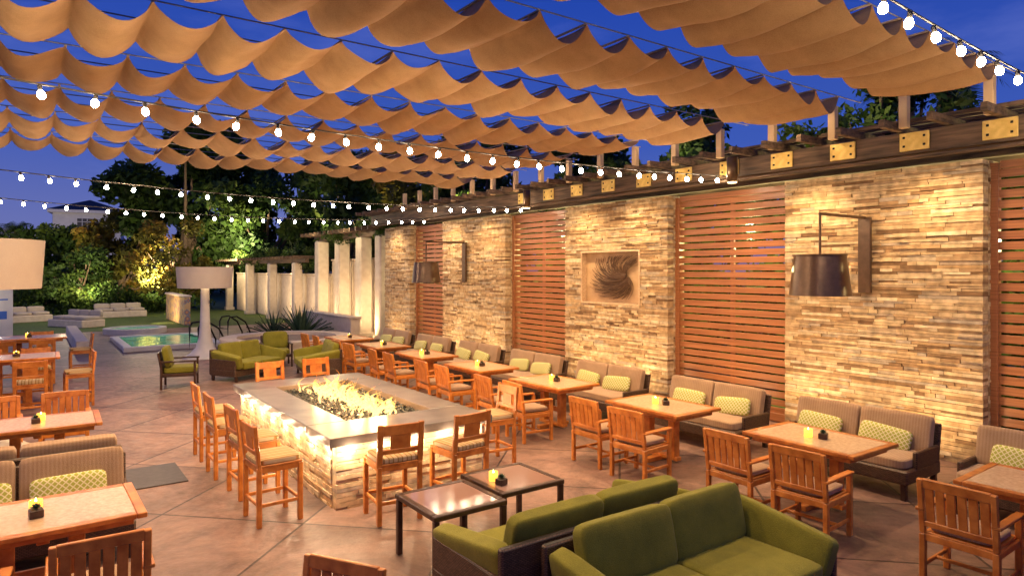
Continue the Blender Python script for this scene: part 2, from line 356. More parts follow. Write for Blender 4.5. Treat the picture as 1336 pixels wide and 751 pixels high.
# ---------------------------------------------------------------- shade sails
ZT=4.97; DR=.185; SPC=.58
def sail(ya,yb,idx):
    r=random.Random(idx); X1=9.0; ncell=23; X0=X1-ncell*SPC; nu=12; nv=7
    vs=[];fs=[]
    cols=[]
    for c in range(ncell):
        dr=DR*r.uniform(.75,1.25); sk=r.uniform(-.12,.12); tw=r.uniform(-.18,.18); w1=r.uniform(.005,.016); w2=r.uniform(0,6)
        for k in range(nu+(1 if c==ncell-1 else 0)):
            s=k/nu; x=X0+(c+s)*SPC
            sh=math.sin(math.pi*min(1,max(0,s+sk*math.sin(math.pi*s))))**.75
            col=[]
            for j in range(nv+1):
                t=j/nv; y=ya+(yb-ya)*t
                z=ZT-dr*sh*(1+tw*(t*2-1))-.06*math.sin(math.pi*t)*(.4+.6*sh)+w1*math.sin(x*11+t*9+w2)
                col.append((x+.05*math.sin(math.pi*s)*math.sin(3*t+idx),y+.02*sh*math.sin(c*1.7+idx),z))
            cols.append(col)
    for col in cols: vs+=col
    n=nv+1
    for i in range(len(cols)-1):
        for j in range(nv): fs.append((i*n+j,i*n+j+1,(i+1)*n+j+1,(i+1)*n+j))
    b=MB(); b.add(vs,fs,0,True)
    for c in range(ncell+1): b.box((X0+c*SPC,(ya+yb)/2,ZT+.008),(.025,yb-ya-.02,.018),1,bev=.003)
    w=[]
    for y in(ya+.04,yb-.04,(ya+yb)/2):
        q=MB(); q.tube([(-6,y,ZT+.03),(9.68,y,ZT+.03)],.008,4); w.append(('wire',q.mesh('wire','steelw')))
    thing('shade_sail','tan canvas wave shade strip hung on overhead wires','shade sail',[('canvas',b.mesh('canvas','canvas','cream'))]+w,group='canvas wave shades over the patio')
SY=[2.95+1.85*i for i in range(7)]
for i,y in enumerate(SY): sail(y,y+1.22,i+1)
# ---------------------------------------------------------------- string lights
bl=MB(); bl.lathe([(.002,-.067),(.018,-.062),(.030,-.044),(.031,-.025),(.025,-.008),(.016,.006)],(0,0,0),8,0); bl.lathe([(.018,.005),(.018,.05),(.008,.06)],(0,0,0),8,1)
blm=bl.mesh('bulb','bulb','cable')
def string(y0,y1,x0,x1,z0,z1,sag,label):
    L=x1-x0; n=int(L/.4); parts=[]
    def P(s): return (x0+L*s,y0+(y1-y0)*s,z0+(z1-z0)*s-sag*4*s*(1-s))
    cb=MB(); cb.tube([P(i/40) for i in range(41)],.009,5); parts.append(('cable',cb.mesh('cable','cable')))
    for i in range(n+1):
        p=P((i+.3+random.uniform(-.08,.08))/(n+1)); parts.append(('bulb',blm,(p[0],p[1],p[2]-.06),(random.uniform(-.25,.25),random.uniform(-.25,.25),0)))
    thing('string_light',label,'string lights',parts,group='festoon string lights')
string(2.1,2.1,2.0,9.9,4.55,4.35,.12,'festoon string of glowing globe bulbs on black cable')
string(7.0,7.3,-2.4,9.9,4.35,4.25,.2,'festoon string of glowing globe bulbs under the canvas shades')
string(13.2,13,-3,9.9,4.4,4.15,.28,'festoon string of glowing globe bulbs under the canvas shades')
string(18,17.8,-3,9.9,4.35,4.15,.28,'festoon string of glowing globe bulbs near the garden')
ol=random.Random(4)
for i in(0,1,2,3,4,5):
    for x in((.2,3.6,6.9) if i<5 else (1.5,5.5)): light('SPOT',(x,SY[i]+1.53,4.96),350*ol.uniform(.6,1.45),(1,.64,.33),.06,target=(x,SY[i]+1.53,0),ang=130,blend=.9)  # added overhead fill spots in the gaps between sails, no fixtures
for x,y in((2,17.5),(6.5,17.5),(-1.5,15)): light('SPOT',(x,y,5.0),250,(1,.64,.33),.08,target=(x,y,0),ang=150,blend=.8)  # further added fill spots towards the far end, no fixtures
# ---------------------------------------------------------------- wall lamps
def wall_lamp(y):
    pl=MB(); pl.box((10.02,y,2.82),(.06,.18,1.12)); 
    ar=MB(); ar.box((9.4,y,3.37),(1.25,.04,.04)); ar.box((8.79,y,3.08),(.03,.03,.58))
    sh=MB(); sh.lathe([(.33,0),(.40,-.55)],(8.79,y,2.8),36,0,cap=False); sh.lathe([(.325,0),(.395,-.55)],(8.79,y,2.8),36,1,cap=False); sh.lathe([(.31,.0),(.34,.0),(.34,.02),(.31,.02)],(8.79,y,2.79),36,0,cap=False)
    sh.box((8.79,y,2.79),(.64,.02,.015)); sh.box((8.79,y,2.79),(.02,.64,.0149))
    thing('wall_lamp','bronze arm lamp with dark drum shade fixed to the stone wall','wall lamp',[('wall_plate',pl.mesh('wall_plate','bronze')),('arm',ar.mesh('arm','bronze')),('lamp_shade',sh.mesh('lamp_shade','bronze','lampshade'))],group='drum wall lamps')
    light('POINT',(8.79,y,2.5),45,r=.06)
wall_lamp(4.95); wall_lamp(16.2)
can=MB(); can.lathe([(.09,0),(.09,.42)],(0,0,0),20,0); can.lathe([(.075,-.012),(.075,-.002)],(0,0,0),16,1)
canm=can.mesh('downlight','bronze','flamec')
for y in(6.95,12.7):
    single('downlight',canm,'bronze cylinder downlight under the pergola beam','downlight',(9.6,y,4.08),group='pergola downlights')
    light('SPOT',(9.6,y,4.04),120,r=.06,target=(9.8,y,0),ang=110,blend=.9)
for y in (4.0,5.7,9.5,11.1,15.0,16.8,20.6):
    light('SPOT',(9.3,y,4.12),185,(1,.67,.34),r=.08,target=(10.12,y,1.8),ang=125,blend=1)
    light('SPOT',(9.2,y,.15),115,(1,.67,.34),r=.08,target=(10.12,y,1.3),ang=120,blend=1)
for y in(7.5,13.1,18.6,2.3):
    light('SPOT',(9.25,y,.15),85,(1,.66,.34),r=.08,target=(10.3,y,1.6),ang=120,blend=1)
    light('SPOT',(9.1,y,4.1),90,(1,.66,.34),r=.08,target=(10.3,y,1.8),ang=120,blend=1)
for y in(2.7,5.7,8.7,11.7,14.7): light('POINT',(9.2,y,4.8),12,(1,.7,.38),.03)  # added points that brighten the short posts and beam, no lamp there
# ---------------------------------------------------------------- furniture
def chair_parts():
    P=[]
    for x in(-.24,.24):
        for y in(-.26,.26):
            b=MB(); b.box((x,y,.21 if x<0 else .305),(.048,.048,.42 if x<0 else .61)); P.append(('leg',b.mesh('leg','wood')))
    b=MB()
    for y in(-.26,.26): b.box((0,y,.395),(.44,.03,.06))
    for x in(-.24,.24): b.box((x,0,.396),(.03,.50,.06))
    b.box((0,0,.432),(.5,.5,.02))
    P.append(('seat',b.mesh('seat','wood')))
    b=MB()
    for y in(-.26,.26): b.box((0,y,.16),(.44,.025,.035))
    b.box((0,0,.161),(.03,.5,.03)); P.append(('stretcher',b.mesh('stretcher','wood')))
    b=MB(); b.cushion((.0,0,.475),(.46,.46,.06),k=8,pinch=.15); P.append(('seat_cushion',b.mesh('seat_cushion','tan')))
    b=MB(); t=R(-8)
    def tb(c,d):
        dz=c[2]-.43; b.box((c[0]-dz*math.tan(R(8)),c[1],c[2]),d,rot=(0,t,0))
    for y in(-.26,.26): tb((-.24,y,.655),(.04,.045,.46))
    tb((-.24,0,.85),(.03,.485,.08)); tb((-.24,0,.51),(.03,.485,.05))
    for k in range(6): tb((-.24,-.195+k*.078,.67),(.018,.064,.30))
    P.append(('backrest',b.mesh('backrest','wood')))
    for y in(-.27,.27):
        b=MB(); b.box((-.02,y,.625),(.54,.07,.025)); P.append(('armrest',b.mesh('armrest','wood')))
    return P
CH=chair_parts()
def stool_parts():
    P=[]
    for x in(-.21,.21):
        for y in(-.22,.22):
            b=MB(); b.box((x,y,.3),(.048,.048,.6)); P.append(('leg',b.mesh('leg','wood')))
    b=MB()
    for y in(-.22,.22): b.box((0,y,.575),(.40,.028,.06))
    for x in(-.21,.21): b.box((x,0,.576),(.028,.42,.06)); 
    b.box((0,0,.612),(.46,.48,.02)); P.append(('seat',b.mesh('seat','wood')))
    b=MB()
    for y in(-.22,.22): b.box((0,y,.22),(.40,.025,.035))
    for x in(-.21,.21): b.box((x,0,.221),(.028,.42,.038))
    P.append(('footrest',b.mesh('footrest','wood')))
    b=MB(); b.cushion((.0,0,.65),(.46,.46,.065),k=9,pinch=.15); P.append(('seat_cushion',b.mesh('seat_cushion','stripe')))
    b=MB(); t=R(-6)
    def tb(c,d):
        dz=c[2]-.6; b.box((c[0]-dz*math.tan(R(6)),c[1],c[2]),d,rot=(0,t,0))
    for y in(-.22,.22): tb((-.21,y,.81),(.036,.06,.44))
    tb((-.21,0,.965),(.028,.41,.11)); tb((-.21,0,.745),(.028,.41,.05)); tb((-.21,0,.86),(.016,.22,.18))
    P.append(('backrest',b.mesh('backrest','wood')))
    return P
ST=stool_parts()
def chair(x,y,rz,l='orange teak dining armchair with tan seat cushion at a table'):
    return thing('dining_chair',l,'chair',CH,(x,y,.006),R(rz+random.uniform(-7,7)),'teak dining chairs')
def stool(x,y,rz,l='teak counter stool with striped seat cushion beside the fire pit'):
    return thing('counter_stool',l,'stool',ST,(x,y,.006),R(rz+random.uniform(-7,7)),'teak counter stools')
def table_parts(h=.75,L=1.3,W=.9):
    t=MB(); 
    for y in(-1,1): t.box((0,y*(L/2-.035),h-.02),(W,.07,.04))
    for x in(-1,1): t.box((x*(W/2-.035),0,h-.02),(.07,L-.143,.04))
    t.box((0,0,h-.07),(W-.16,L-.16,.06))
    i=MB(); i.box((0,0,h-.0195),(W-.144,L-.144,.036),bev=.003)
    p=MB(); 
    for y in(-.22,.22): p.box((0,y,(h-.1)/2+.02),(.11,.11,h-.14))
    p.box((0,0,.3),(.04,.34,.08)); p.box((0,0,.03),(.62,.1,.06)); p.box((0,0,.061),(.1,.62,.05)); p.box((0,0,h-.12),(.6,.08,.05))
    return [('table_frame',t.mesh('table_frame','wood')),('table_top',i.mesh('table_top','tabletop')),('pedestal',p.mesh('pedestal','wood'))]
TB=table_parts(); TBH=table_parts(1.0,1.4,1.0)
c1=MB(); c1.lathe([(.04,0),(.045,.0),(.045,.085),(.04,.085),(.038,.01)],(0,0,0),14,0,cap=False)
c2=MB(); c2.lathe([(.001,.0),(.034,.002),(.034,.05),(.001,.052)],(0,0,.006),12,0)
c3=MB(); c3.lathe([(.001,0),(.008,.012),(.006,.03),(.001,.045)],(0,0,.058),8,0)
m,nt,b_=base('clear_amber_glass',(1,.7,.25),.1); b_.inputs['Transmission Weight'].default_value=.7; b_.inputs['Emission Color'].default_value=(1,.5,.06,1); b_.inputs['Emission Strength'].default_value=1.1; M['amber']=m
CD=[('glass',c1.mesh('glass','amber')),('wax',c2.mesh('wax','candle')),('flame',c3.mesh('flame','flamec'))]
sp=MB(); sp.box((0,0,.03),(.09,.09,.06),0); r=random.Random(5)
for i in range(26):
    a=i*2.4; e=.3+i*.04; l=.06; d=Vector((math.cos(a)*math.cos(e),math.sin(a)*math.cos(e),math.sin(e)*.8)); s_=Vector((-math.sin(a),math.cos(a),0))*.012
    o=Vector((0,0,.058)); sp.add([o,o+d*l*.5+s_,o+d*l,o+d*l*.5-s_],[(0,1,2,3)],1,t=.3+.5*r.random())
spm=sp.mesh('succulent','espresso','agave',tint=True)
def dressing(x,y,z):
    thing('votive_candle','amber glass votive candle glowing on a table','candle',CD,(x+random.uniform(-.07,.07),y+.07,z),group='votive candles')
    single('succulent_pot',spm,'small succulent in a dark square pot on a table','plant',(x+random.uniform(-.04,.04),y-.08,z),random.random(),group='table succulents')
def table(x,y,rz=0,l='teak dining table with pale stone top set with a candle',high=False):
    thing('bar_table' if high else 'dining_table',l,'table',TBH if high else TB,(x,y,.006),R(rz+random.uniform(-1.5,1.5)),'teak dining tables'); dressing(x,y,(1.0 if high else .75)+.008)
def bench_parts(L=1.75,D=.85):
    f=MB(); f.box((0,0,.26),(D,L,.16),bev=.02); f.box((-.40,0,.52),(.05,L,.5),bev=.02,rot=(0,R(-10),0))
    for y in(-1,1): f.box((-.1,y*(L/2-.025),.42),(.6,.05,.2),bev=.02)
    P=[('frame',f.mesh('frame','wicker'))]
    for x in(-1,1):
        for y in(-1,1):
            b=MB(); b.box((x*(D/2-.05),y*(L/2-.06),.09),(.06,.06,.18)); P.append(('leg',b.mesh('leg','espresso')))
    b=MB(); b.cushion((.04,0,.395),(.74,L-.1,.12),k=16,n=14,pinch=.1); P.append(('seat_cushion',b.mesh('seat_cushion','tan')))
    for y in(-1,1):
        b=MB(); b.cushion((-.28,y*(L/4-.01),.645),(.13,L/2-.045,.44),k=14,n=12,pinch=.16,rot=(0,R(-12),0)); P.append(('back_cushion',b.mesh('back_cushion','tan')))
    return P
BN=bench_parts()
pm=MB(); pm.cushion((0,0,0),(.12,.6,.26),k=7,n=12,pinch=.72); pmm=pm.mesh('lumbar_pillow','trellis')
def bench(x,y,rz,l='wicker bench sofa with tan cushions against the wall',pil=(-.42,.4)):
    thing('bench_sofa',l,'sofa',BN,(x,y,.006),R(rz),'tan cushioned bench sofas')
    for py in pil:
        v=Matrix.Rotation(R(rz),3,'Z')@Vector((-.13,py+random.uniform(-.06,.06),.575))
        single('lumbar_pillow',pmm,'green and cream trellis patterned lumbar pillow on a sofa','pillow',(x+v.x,y+v.y,v.z),group='trellis lumbar pillows',rot=(random.uniform(-.1,.1),R(-20),R(rz)+random.uniform(-.08,.08)))
TY=[1.85,4.0,6.25,8.6,10.8,13.0,15.2,17.4]
for i,y in enumerate(TY):
    table(7.05,y)
    for dy in(-.4,.38): chair(6.28+random.uniform(-.08,.04),y+dy,0)
    bench(8.35,y+.32,180)
table(.07,6.2,90); chair(.38,5.3,90); chair(-.42,5.3,90)
bench(-.1,7.3,-90,'wicker bench sofa with tan cushions back to back with another',pil=(.35,-.35)); bench(-.1,8.5,90,'wicker bench sofa with tan cushions back to back with another',pil=(-.4,.4))
table(.07,9.95,90); chair(.38,11.0,-90); chair(-.38,11.0,-90)
BT='teak counter stool with striped seat cushion at a high table'
table(-.25,15.3,90,'high teak bar table with stone top and candle',True)
for x,y,rz in((.0,14.4,90),(-.75,14.4,90),(.75,15.3,180),(.1,16.3,-90),(-.7,16.3,-90)): stool(x,y,rz,BT)
table(.0,19.6,90,'high teak bar table with stone top and candle',True)
for x,y,rz in((.2,18.7,90),(-.5,18.7,90),(1.0,19.6,180),(.2,20.6,-90)): stool(x,y,rz,BT)
chair(1.24,3.60,218,'orange teak dining armchair turned away from the tables')
# fire pit
PX0,PX1,PY0,PY1,PH=2.57,4.65,6.85,11.05,.81
b=MB(); ov=.10; th=.10
ix0,ix1,iy0,iy1=3.05,4.2,7.6,10.4
for lo,hi in(((PX0,PY0),(PX1,iy0)),((PX0,iy1),(PX1,PY1)),((PX0,iy0+.002),(ix0,iy1-.002)),((ix1,iy0+.002),(PX1,iy1-.002))):
    b.box(((lo[0]+hi[0])/2,(lo[1]+hi[1])/2,PH-th/2),(hi[0]-lo[0]-.003,hi[1]-lo[1]-.003,th),bev=.008)
slab=b.mesh('slab_top','slab')
b=MB(); g=.003; bx0,bx1,by0,by1=PX0+ov,PX1-ov,PY0+ov,PY1-ov; hh=PH-th-.002
for (u0,u1,z0,z1,p,t) in ledger(bx1-bx0,hh,seed=31,cmin=.03,cmax=.055): t=.3+.7*t; b.pbox((bx0+u0+g/2,by0-p*.8,z0+g/2),(bx0+u1-g/2,by0+.1,z1-g/2),0,t); b.pbox((bx0+u0+g/2,by1-.1,z0+g/2),(bx0+u1-g/2,by1+p*.8,z1-g/2),0,t)
for (u0,u1,z0,z1,p,t) in ledger(by1-by0-.21,hh,seed=32,cmin=.03,cmax=.055): t=.3+.7*t; b.pbox((bx0-p*.8,by0+.105+u0,z0+g/2),(bx0+.1,by0+.105+u1-g,z1-g/2),0,t); b.pbox((bx1-.1,by0+.105+u0,z0+g/2),(bx1+p*.8,by0+.105+u1-g,z1-g/2),0,t)
bb=b.mesh('stone_base','ledger',tint=True)
b=MB(); b.pbox((ix0-.02,iy0-.02,.5),(ix1+.02,iy1+.02,.695)); tray=b.mesh('burner_tray','metaldark')
thing('fire_pit','long fire pit table with grey slab top and stone base','fire pit',[('slab_top',slab),('stone_base',bb),('burner_tray',tray)])
for k in range(8):
    y=by0+.15+(by1-by0-.3)*k/7
    light('POINT',(PX0-.03,y,.64),10,(1,.74,.46),.015)
    if k%2: light('POINT',(PX1-.005,y,.66),8,(1,.74,.46),.015)
for k in range(5):
    x=bx0+.12+(bx1-bx0-.24)*k/4
    light('POINT',(x,PY0-.03,.64),10,(1,.74,.46),.015)
b=MB(); r=random.Random(9)
for i in range(3400):
    x=r.uniform(ix0+.02,ix1-.02); y=r.uniform(iy0+.02,iy1-.02); z=.715+.035*r.random()+.03*math.exp(-((x-3.64)/.3)**2); s=r.uniform(.012,.028)
    vs=[Vector((r.uniform(-1,1),r.uniform(-1,1),r.uniform(-1,1))).normalized()*s+Vector((x,y,z)) for _ in range(4)]
    b.add(vs,[(0,1,2),(0,3,1),(1,3,2),(2,3,0)],0)
single('fire_glass',b.mesh('fire_glass','gravel'),'dark glass chips filling the fire pit burner','fire glass',kind='stuff')
b=MB(); r=random.Random(12)
NF=170
for i in range(NF):
    y0=7.78+2.45*(i+.5)/NF+r.uniform(-.06,.06); x0=3.64+r.gauss(0,.13); h=r.uniform(.07,.25)*(1.6 if r.random()<.16 else 1); w=r.uniform(.014,.038); dx=r.uniform(-.14,.14); dy=r.uniform(-.26,.06); ph=r.uniform(0,6)
    pts=[];rd=[]
    for k in range(11):
        s=k/10; pts.append((x0+dx*s*s+.045*math.sin(ph+s*7)*s,y0+dy*s*s+.045*math.cos(ph+s*8)*s,h*s)); rd.append(w*(math.sin(math.pi*min(1,(s*.8+.18)))**1.1)*(1-s)**.8*(1+.35*math.sin(ph+s*11))+.0006)
    b.tube(pts,rd,7,0)
single('fire',b.mesh('fire','flame'),'orange and yellow gas flames rising from the fire pit','fire',(0,0,.73),kind='stuff')
for y in(8.0,8.7,9.4,10.1): light('POINT',(3.64,y,1.0),45,(1,.5,.18),.1)
for y in(7.15,8.1,9.05,10.0): stool(2.10+random.uniform(-.07,.05),y,0)
for x in(3.1,3.92): stool(x,6.45,90)
stool(5.05,7.45,180)
for x in(3.35,4.15): stool(x,11.45,-90)
def lounge(L=2.1,D=.98,n=2):
    f=MB(); f.box((0,0,.2),(D-.04,L,.16),bev=.02); f.box((-D/2+.03,0,.43),(.06,L,.58),bev=.02)
    for y in(-1,1): f.box((0,y*(L/2-.03),.38),(D-.05,.05,.26),bev=.015)
    P=[('frame',f.mesh('frame','wicker'))]
    for x in(-1,1):
        for y in(-1,1):
            b=MB(); b.box((x*(D/2-.06),y*(L/2-.07),.06),(.06,.06,.12)); P.append(('leg',b.mesh('leg','espresso')))
    w=(L-.40)/n
    for i in range(n):
        y=-L/2+.20+w*(i+.5)
        b=MB(); b.cushion((.1,y,.36),(.78,w-.008,.18),k=14,n=14,pinch=.12); P.append(('seat_cushion',b.mesh('seat_cushion','green')))
        b=MB(); b.cushion((-.28,y,.625),(.17,w+.02,.45),k=11,n=14,pinch=.35,rot=(0,R(-13),R(random.uniform(-2,2)))); P.append(('back_cushion',b.mesh('back_cushion','green')))
    for sg in(-1,1):
        b=MB(); b.cushion((.02,sg*(L/2-.1),.50),(.92,.16,.31),k=10,n=14,pinch=.2,rot=(R(-16*sg),R(8),0)); P.append(('arm_cushion',b.mesh('arm_cushion','green')))
    return P
def easy(L=.78,D=.76):
    P=[]
    f=MB(); f.box((0,0,.3),(D-.06,L-.06,.07),bev=.01); f.box((-D/2+.03,0,.55),(.04,L-.04,.5),bev=.01,rot=(0,R(-10),0)); P.append(('frame',f.mesh('frame','espresso')))
    for y in(-1,1):
        b=MB(); b.box((0,y*(L/2-.03),.6),(D-.02,.06,.035)); P.append(('armrest',b.mesh('armrest','espresso')))
        for x in(-1,1):
            b=MB(); b.box((x*(D/2-.05),y*(L/2-.03),.295),(.045,.045,.59)); P.append(('leg',b.mesh('leg','espresso')))
    b=MB(); b.cushion((.03,0,.40),(.66,L-.14,.14),k=9,n=10,pinch=.12); P.append(('seat_cushion',b.mesh('seat_cushion','green')))
    b=MB(); b.cushion((-.24,0,.68),(.16,L-.14,.46),k=7,n=10,pinch=.3,rot=(0,R(-12),0)); P.append(('back_cushion',b.mesh('back_cushion','green')))
    return P
LG=lounge(); AC=easy(); LS=lounge(1.6,.85,2)
def love(x,y,rz,l='olive green cushioned loveseat with dark wicker frame',P=None): thing('loveseat',l,'sofa',P or LG,(x,y,.006),R(rz),'olive green loveseats')
def arm(x,y,rz): thing('lounge_armchair','olive green cushioned armchair with open dark frame','armchair',AC,(x,y,.006),R(rz),'olive green armchairs')
love(3.88,3.1,-90,'olive green loveseat with wicker frame back to back with another'); love(3.6,4.14,90,'olive green loveseat facing the glass topped coffee tables')
arm(2.7,16.4,-15); love(4.3,16.9,-60,P=LS); love(5.7,16.0,170,P=LS); arm(5.4,18.4,-100)
m,nt,b_=base('smoked_glass',(.30,.19,.15),.12); b_.inputs['Specular IOR Level'].default_value=.8; M['glass']=m
def coffee():
    t=MB(); L=.74
    for a in(-1,1): t.box((0,a*(L/2-.03),.53),(L,.06,.045)); t.box((a*(L/2-.03),0,.53),(.06,L-.123,.045))
    P=[('table_frame',t.mesh('table_frame','espresso'))]
    g=MB(); g.box((0,0,.543),(L-.12,L-.12,.012),bev=.002); P.append(('glass_top',g.mesh('glass_top','glass')))
    for x in(-1,1):
        for y in(-1,1):
            b=MB(); b.box((x*(L/2-.03),y*(L/2-.03),.254),(.05,.05,.506)); P.append(('leg',b.mesh('leg','espresso')))
    return P
CF=coffee()
for x,y in((3.07,5.2),(3.86,5.35)): thing('coffee_table','dark square coffee table with reflective glass top','coffee table',CF,(x,y,.006),0,'dark coffee tables')
dressing(3.66,5.3,.556)
s1=MB(); s1.lathe([(.74,2.06),(.78,2.68)][::-1],(0,0,0),40,0,cap=False)
s2=MB(); s2.lathe([(.62,0),(.6,.03),(.42,.12),(.25,.32),(.17,.6),(.14,1.0),(.12,1.6),(.12,2.05),(.05,2.1),(.03,2.6),(.03,2.64)],(0,0,0),28,0)
s2.tube([(-.76,0,2.62),(.76,0,2.62)],.012,5); s2.tube([(0,-.76,2.62),(0,.76,2.62)],.012,5)
FL=[('lamp_shade',s1.mesh('lamp_shade','lampshade')),('lamp_stand',s2.mesh('lamp_stand','white'))]
thing('floor_lamp','giant white drum shade lamp on a flared white stand','floor lamp',FL,(4.2,21.4,.006),group='giant outdoor lamps')
thing('floor_lamp','giant white drum shade lamp on a flared white stand','floor lamp',FL,(-.62,10.75,.3),group='giant outdoor lamps')
light('POINT',(4.2,21.2,2.4),14,r=.06); light('POINT',(-.62,10.6,2.75),8,r=.06)
b=MB(); b.lathe([(.66,0),(.66,.29)],(0,0,0),28,0); single('lamp_plinth',b.mesh('lamp_plinth','stucco'),'round stucco plinth carrying a giant lamp','plinth',(-.62,10.75,.006))
# ---------------------------------------------------------------- garden beyond
def pier(h,w,d=.5):
    c_=MB(); c_.box((0,0,h/2),(d,w,h),bev=.05); c_.box((0,0,.1),(d+.1,w+.1,.2),bev=.02); return c_.mesh('pier','stucco')
CA,CB=pier(3.86,.5,.5),pier(2.95,.42,.42)
YC=[22.6,24.4,26.6,29.0,32.4,36.5,41,46]
for y in YC: single('stucco_pier',CA if y<30 else CB,'smooth cream stucco pier holding a garden pergola','pier',(10.5,y,0),group='stucco pergola piers')
for i in range(len(YC)-1):
    h=3.0 if YC[i]<28 else 2.35
    b=MB(); W=YC[i+1]-YC[i]-.1; b.box((0,0,h/2),(.22,W,h),bev=.04); b.box((0,0,h+.04),(.32,W,.08),bev=.02)
    single('stucco_wall',b.mesh('stucco_wall','stucco'),'smooth cream stucco garden wall between piers','wall',(11.05,(YC[i]+YC[i+1])/2,0),group='stucco garden walls')
b=MB(); b.box((10.5,25.9,3.97),(.2,7.6,.2)); b.box((12.8,25.9,3.97),(.2,7.6,.2)); rf=MB()
for i in range(14): rf.box((11.5,22.2+i*.56,4.12),(3.6,.08,.14))
thing('garden_pergola','dark timber pergola over stucco piers','pergola',[('beam',b.mesh('beam','dark')),('rafters',rf.mesh('rafters','dark'))])
b=MB(); b.box((10.5,39.2,3.05),(.2,16.5,.2)); b.box((12.8,39.2,3.05),(.2,16.5,.2)); rf=MB()
for i in range(29): rf.box((11.6,31+i*.58,3.2),(3.4,.08,.14))
thing('garden_pergola','long low dark timber pergola over stucco piers','pergola',[('beam',b.mesh('beam','dark')),('rafters',rf.mesh('rafters','dark'))])
for y in(23.5,25.5,27.8,30.7,34.4,38.7,43.5): 
    light('SPOT',(9.6,y-.6,.15),330,(1,.68,.36),.05,target=(11.0,y,2.0),ang=130,blend=1); light('SPOT',(10.7,y,2.7),60,(1,.68,.36),.04,target=(11.0,y,.4),ang=130,blend=1)
b=MB(); b.box((9.2,24.6,.45),(.35,5,.9),bev=.02); b.box((9.2,24.6,.93),(.45,5.1,.06),bev=.01); single('low_wall',b.mesh('low_wall','stucco'),'low smooth stucco planter wall with flat cap','wall')
b=MB(); b.lathe([(1.75,0),(1.95,0),(1.95,.42),(1.98,.42),(1.98,.5),(1.5,.5),(1.5,.4)],(0,0,0),48,0,cap=False,smooth=False); b.lathe([(.001,.4),(1.52,.4)],(0,0,0),48,1,cap=False)
single('round_planter',b.mesh('round_planter','stucco','paver'),'round raised stucco seat wall beside the lounge','planter',(6.6,21.3,.006))
def agave(x,y,s,n=60,seed=1,label='spiky agave plant in front of the stucco wall',z=0):
    b=MB(); r=random.Random(seed)
    for i in range(n):
        a=i*2.399+r.uniform(-.2,.2); e=R(12+70*(i/n)); l=s*r.uniform(.8,1.1)
        side=Vector((-math.sin(a),math.cos(a),0))
        vs=[];K=5
        for k in range(K+1):
            t=k/K; d=Vector((math.cos(a)*math.cos(e),math.sin(a)*math.cos(e),math.sin(e)))*l*t; d.z-=.25*l*t*t*math.cos(e)
            w=.055*s*(1-t)**.7+.002; up=Vector((0,0,.02*s))
            vs+= [d-side*w+up,d-Vector((0,0,.01)),d+side*w+up]
        fs=[]
        for k in range(K): fs+=[(k*3,k*3+1,k*3+4,k*3+3),(k*3+1,k*3+2,k*3+5,k*3+4)]
        b.add(vs,fs,0,True,t=r.random())
    single('agave_plant',b.mesh('agave_plant','agave',tint=True),label,'plant',(x,y,z),group='spiky agave plants')
agave(8.0,24.2,1.4,95,1); agave(7.5,25.9,1.1,70,3)
light('SPOT',(6.4,23.2,.4),110,(1,.8,.5),.05,target=(7.8,24.5,.8),ang=100)
# pool
b=MB(); x0,x1,y0,y1=2.5,5.2,24.2,28.4
b.box(((x0+x1)/2,y0,.08),(x1-x0+.3,.25,.16),bev=.02); b.box(((x0+x1)/2,y1,.08),(x1-x0+.3,.25,.16),bev=.02); b.box((x0,(y0+y1)/2,.08),(.25,y1-y0-.255,.16),bev=.02); b.box((x1,(y0+y1)/2,.08),(.25,y1-y0-.255,.16),bev=.02)
cp=b.mesh('coping','white'); b=MB(); b.pbox((x0+.12,y0+.12,.02),(x1-.12,y1-.12,.13)); thing('swimming_pool','raised swimming pool with white coping and lit green water','pool',[('coping',cp),('water',b.mesh('water','water'))])
b=MB(); b.lathe([(1.0,0),(1.15,0),(1.15,.22),(.9,.22),(.9,.15)],(0,0,0),36,0,cap=False,smooth=False); w_=MB(); w_.lathe([(.001,.17),(.92,.17)],(0,0,0),36,0,cap=False)
thing('hot_tub','round white hot tub with lit green water','hot tub',[('rim',b.mesh('rim','white')),('water',w_.mesh('water','water'))],(3.5,31.4,.01))
b=MB(); b.box((1.3,28,.2),(.35,7,.4),0,.02); single('low_wall',b.mesh('low_wall','stucco'),'low stucco garden wall beside the pool','wall')
sheet('lawn',-14,10.2,33.02,60,.012,'grass')
rl=MB(); 
for dy in(0,.5): rl.tube([(0,dy,0),(0,dy,.75),(.08,dy,.9),(.35,dy,.92),(.7,dy,.7),(.9,dy,.3),(.9,dy,0)],.03,7)
rl.tube([(.0,0,.5),(.0,.5,.5)],.02,6)
rm_=rl.mesh('pool_handrail','metaldark')
for x,y in((4.3,22.9),(5.7,25.2)): single('pool_handrail',rm_,'curved dark metal handrail beside the pool','handrail',(x,y,.006),R(20),group='pool handrails')
b=MB(); b.box((0,0,.68),(.25,5.2,1.3),0,.02); b.box((0,0,1.37),(.36,5.3,.09),1,.02); single('mosaic_wall',b.mesh('mosaic_wall','mosaic','stucco'),'garden wall faced with orange patterned mosaic tile','wall',(5.9,36.5,0))
light('SPOT',(4.4,36,.3),220,WARM,.05,target=(5.9,36.5,.8),ang=120)
db=MB(); db.box((0,0,.17),(2.4,1.1,.34),bev=.03); dc=[]
for i in(-1,0,1):
    q=MB(); q.cushion((i*.78,0.05,.42),(.76,.9,.16),k=8); dc.append(('seat_cushion',q.mesh('seat_cushion','white_soft')))
    q=MB(); q.cushion((i*.78,.42,.6),(.76,.2,.3),k=6); dc.append(('back_cushion',q.mesh('back_cushion','white_soft')))
DB=[('base',db.mesh('base','stucco'))]+dc
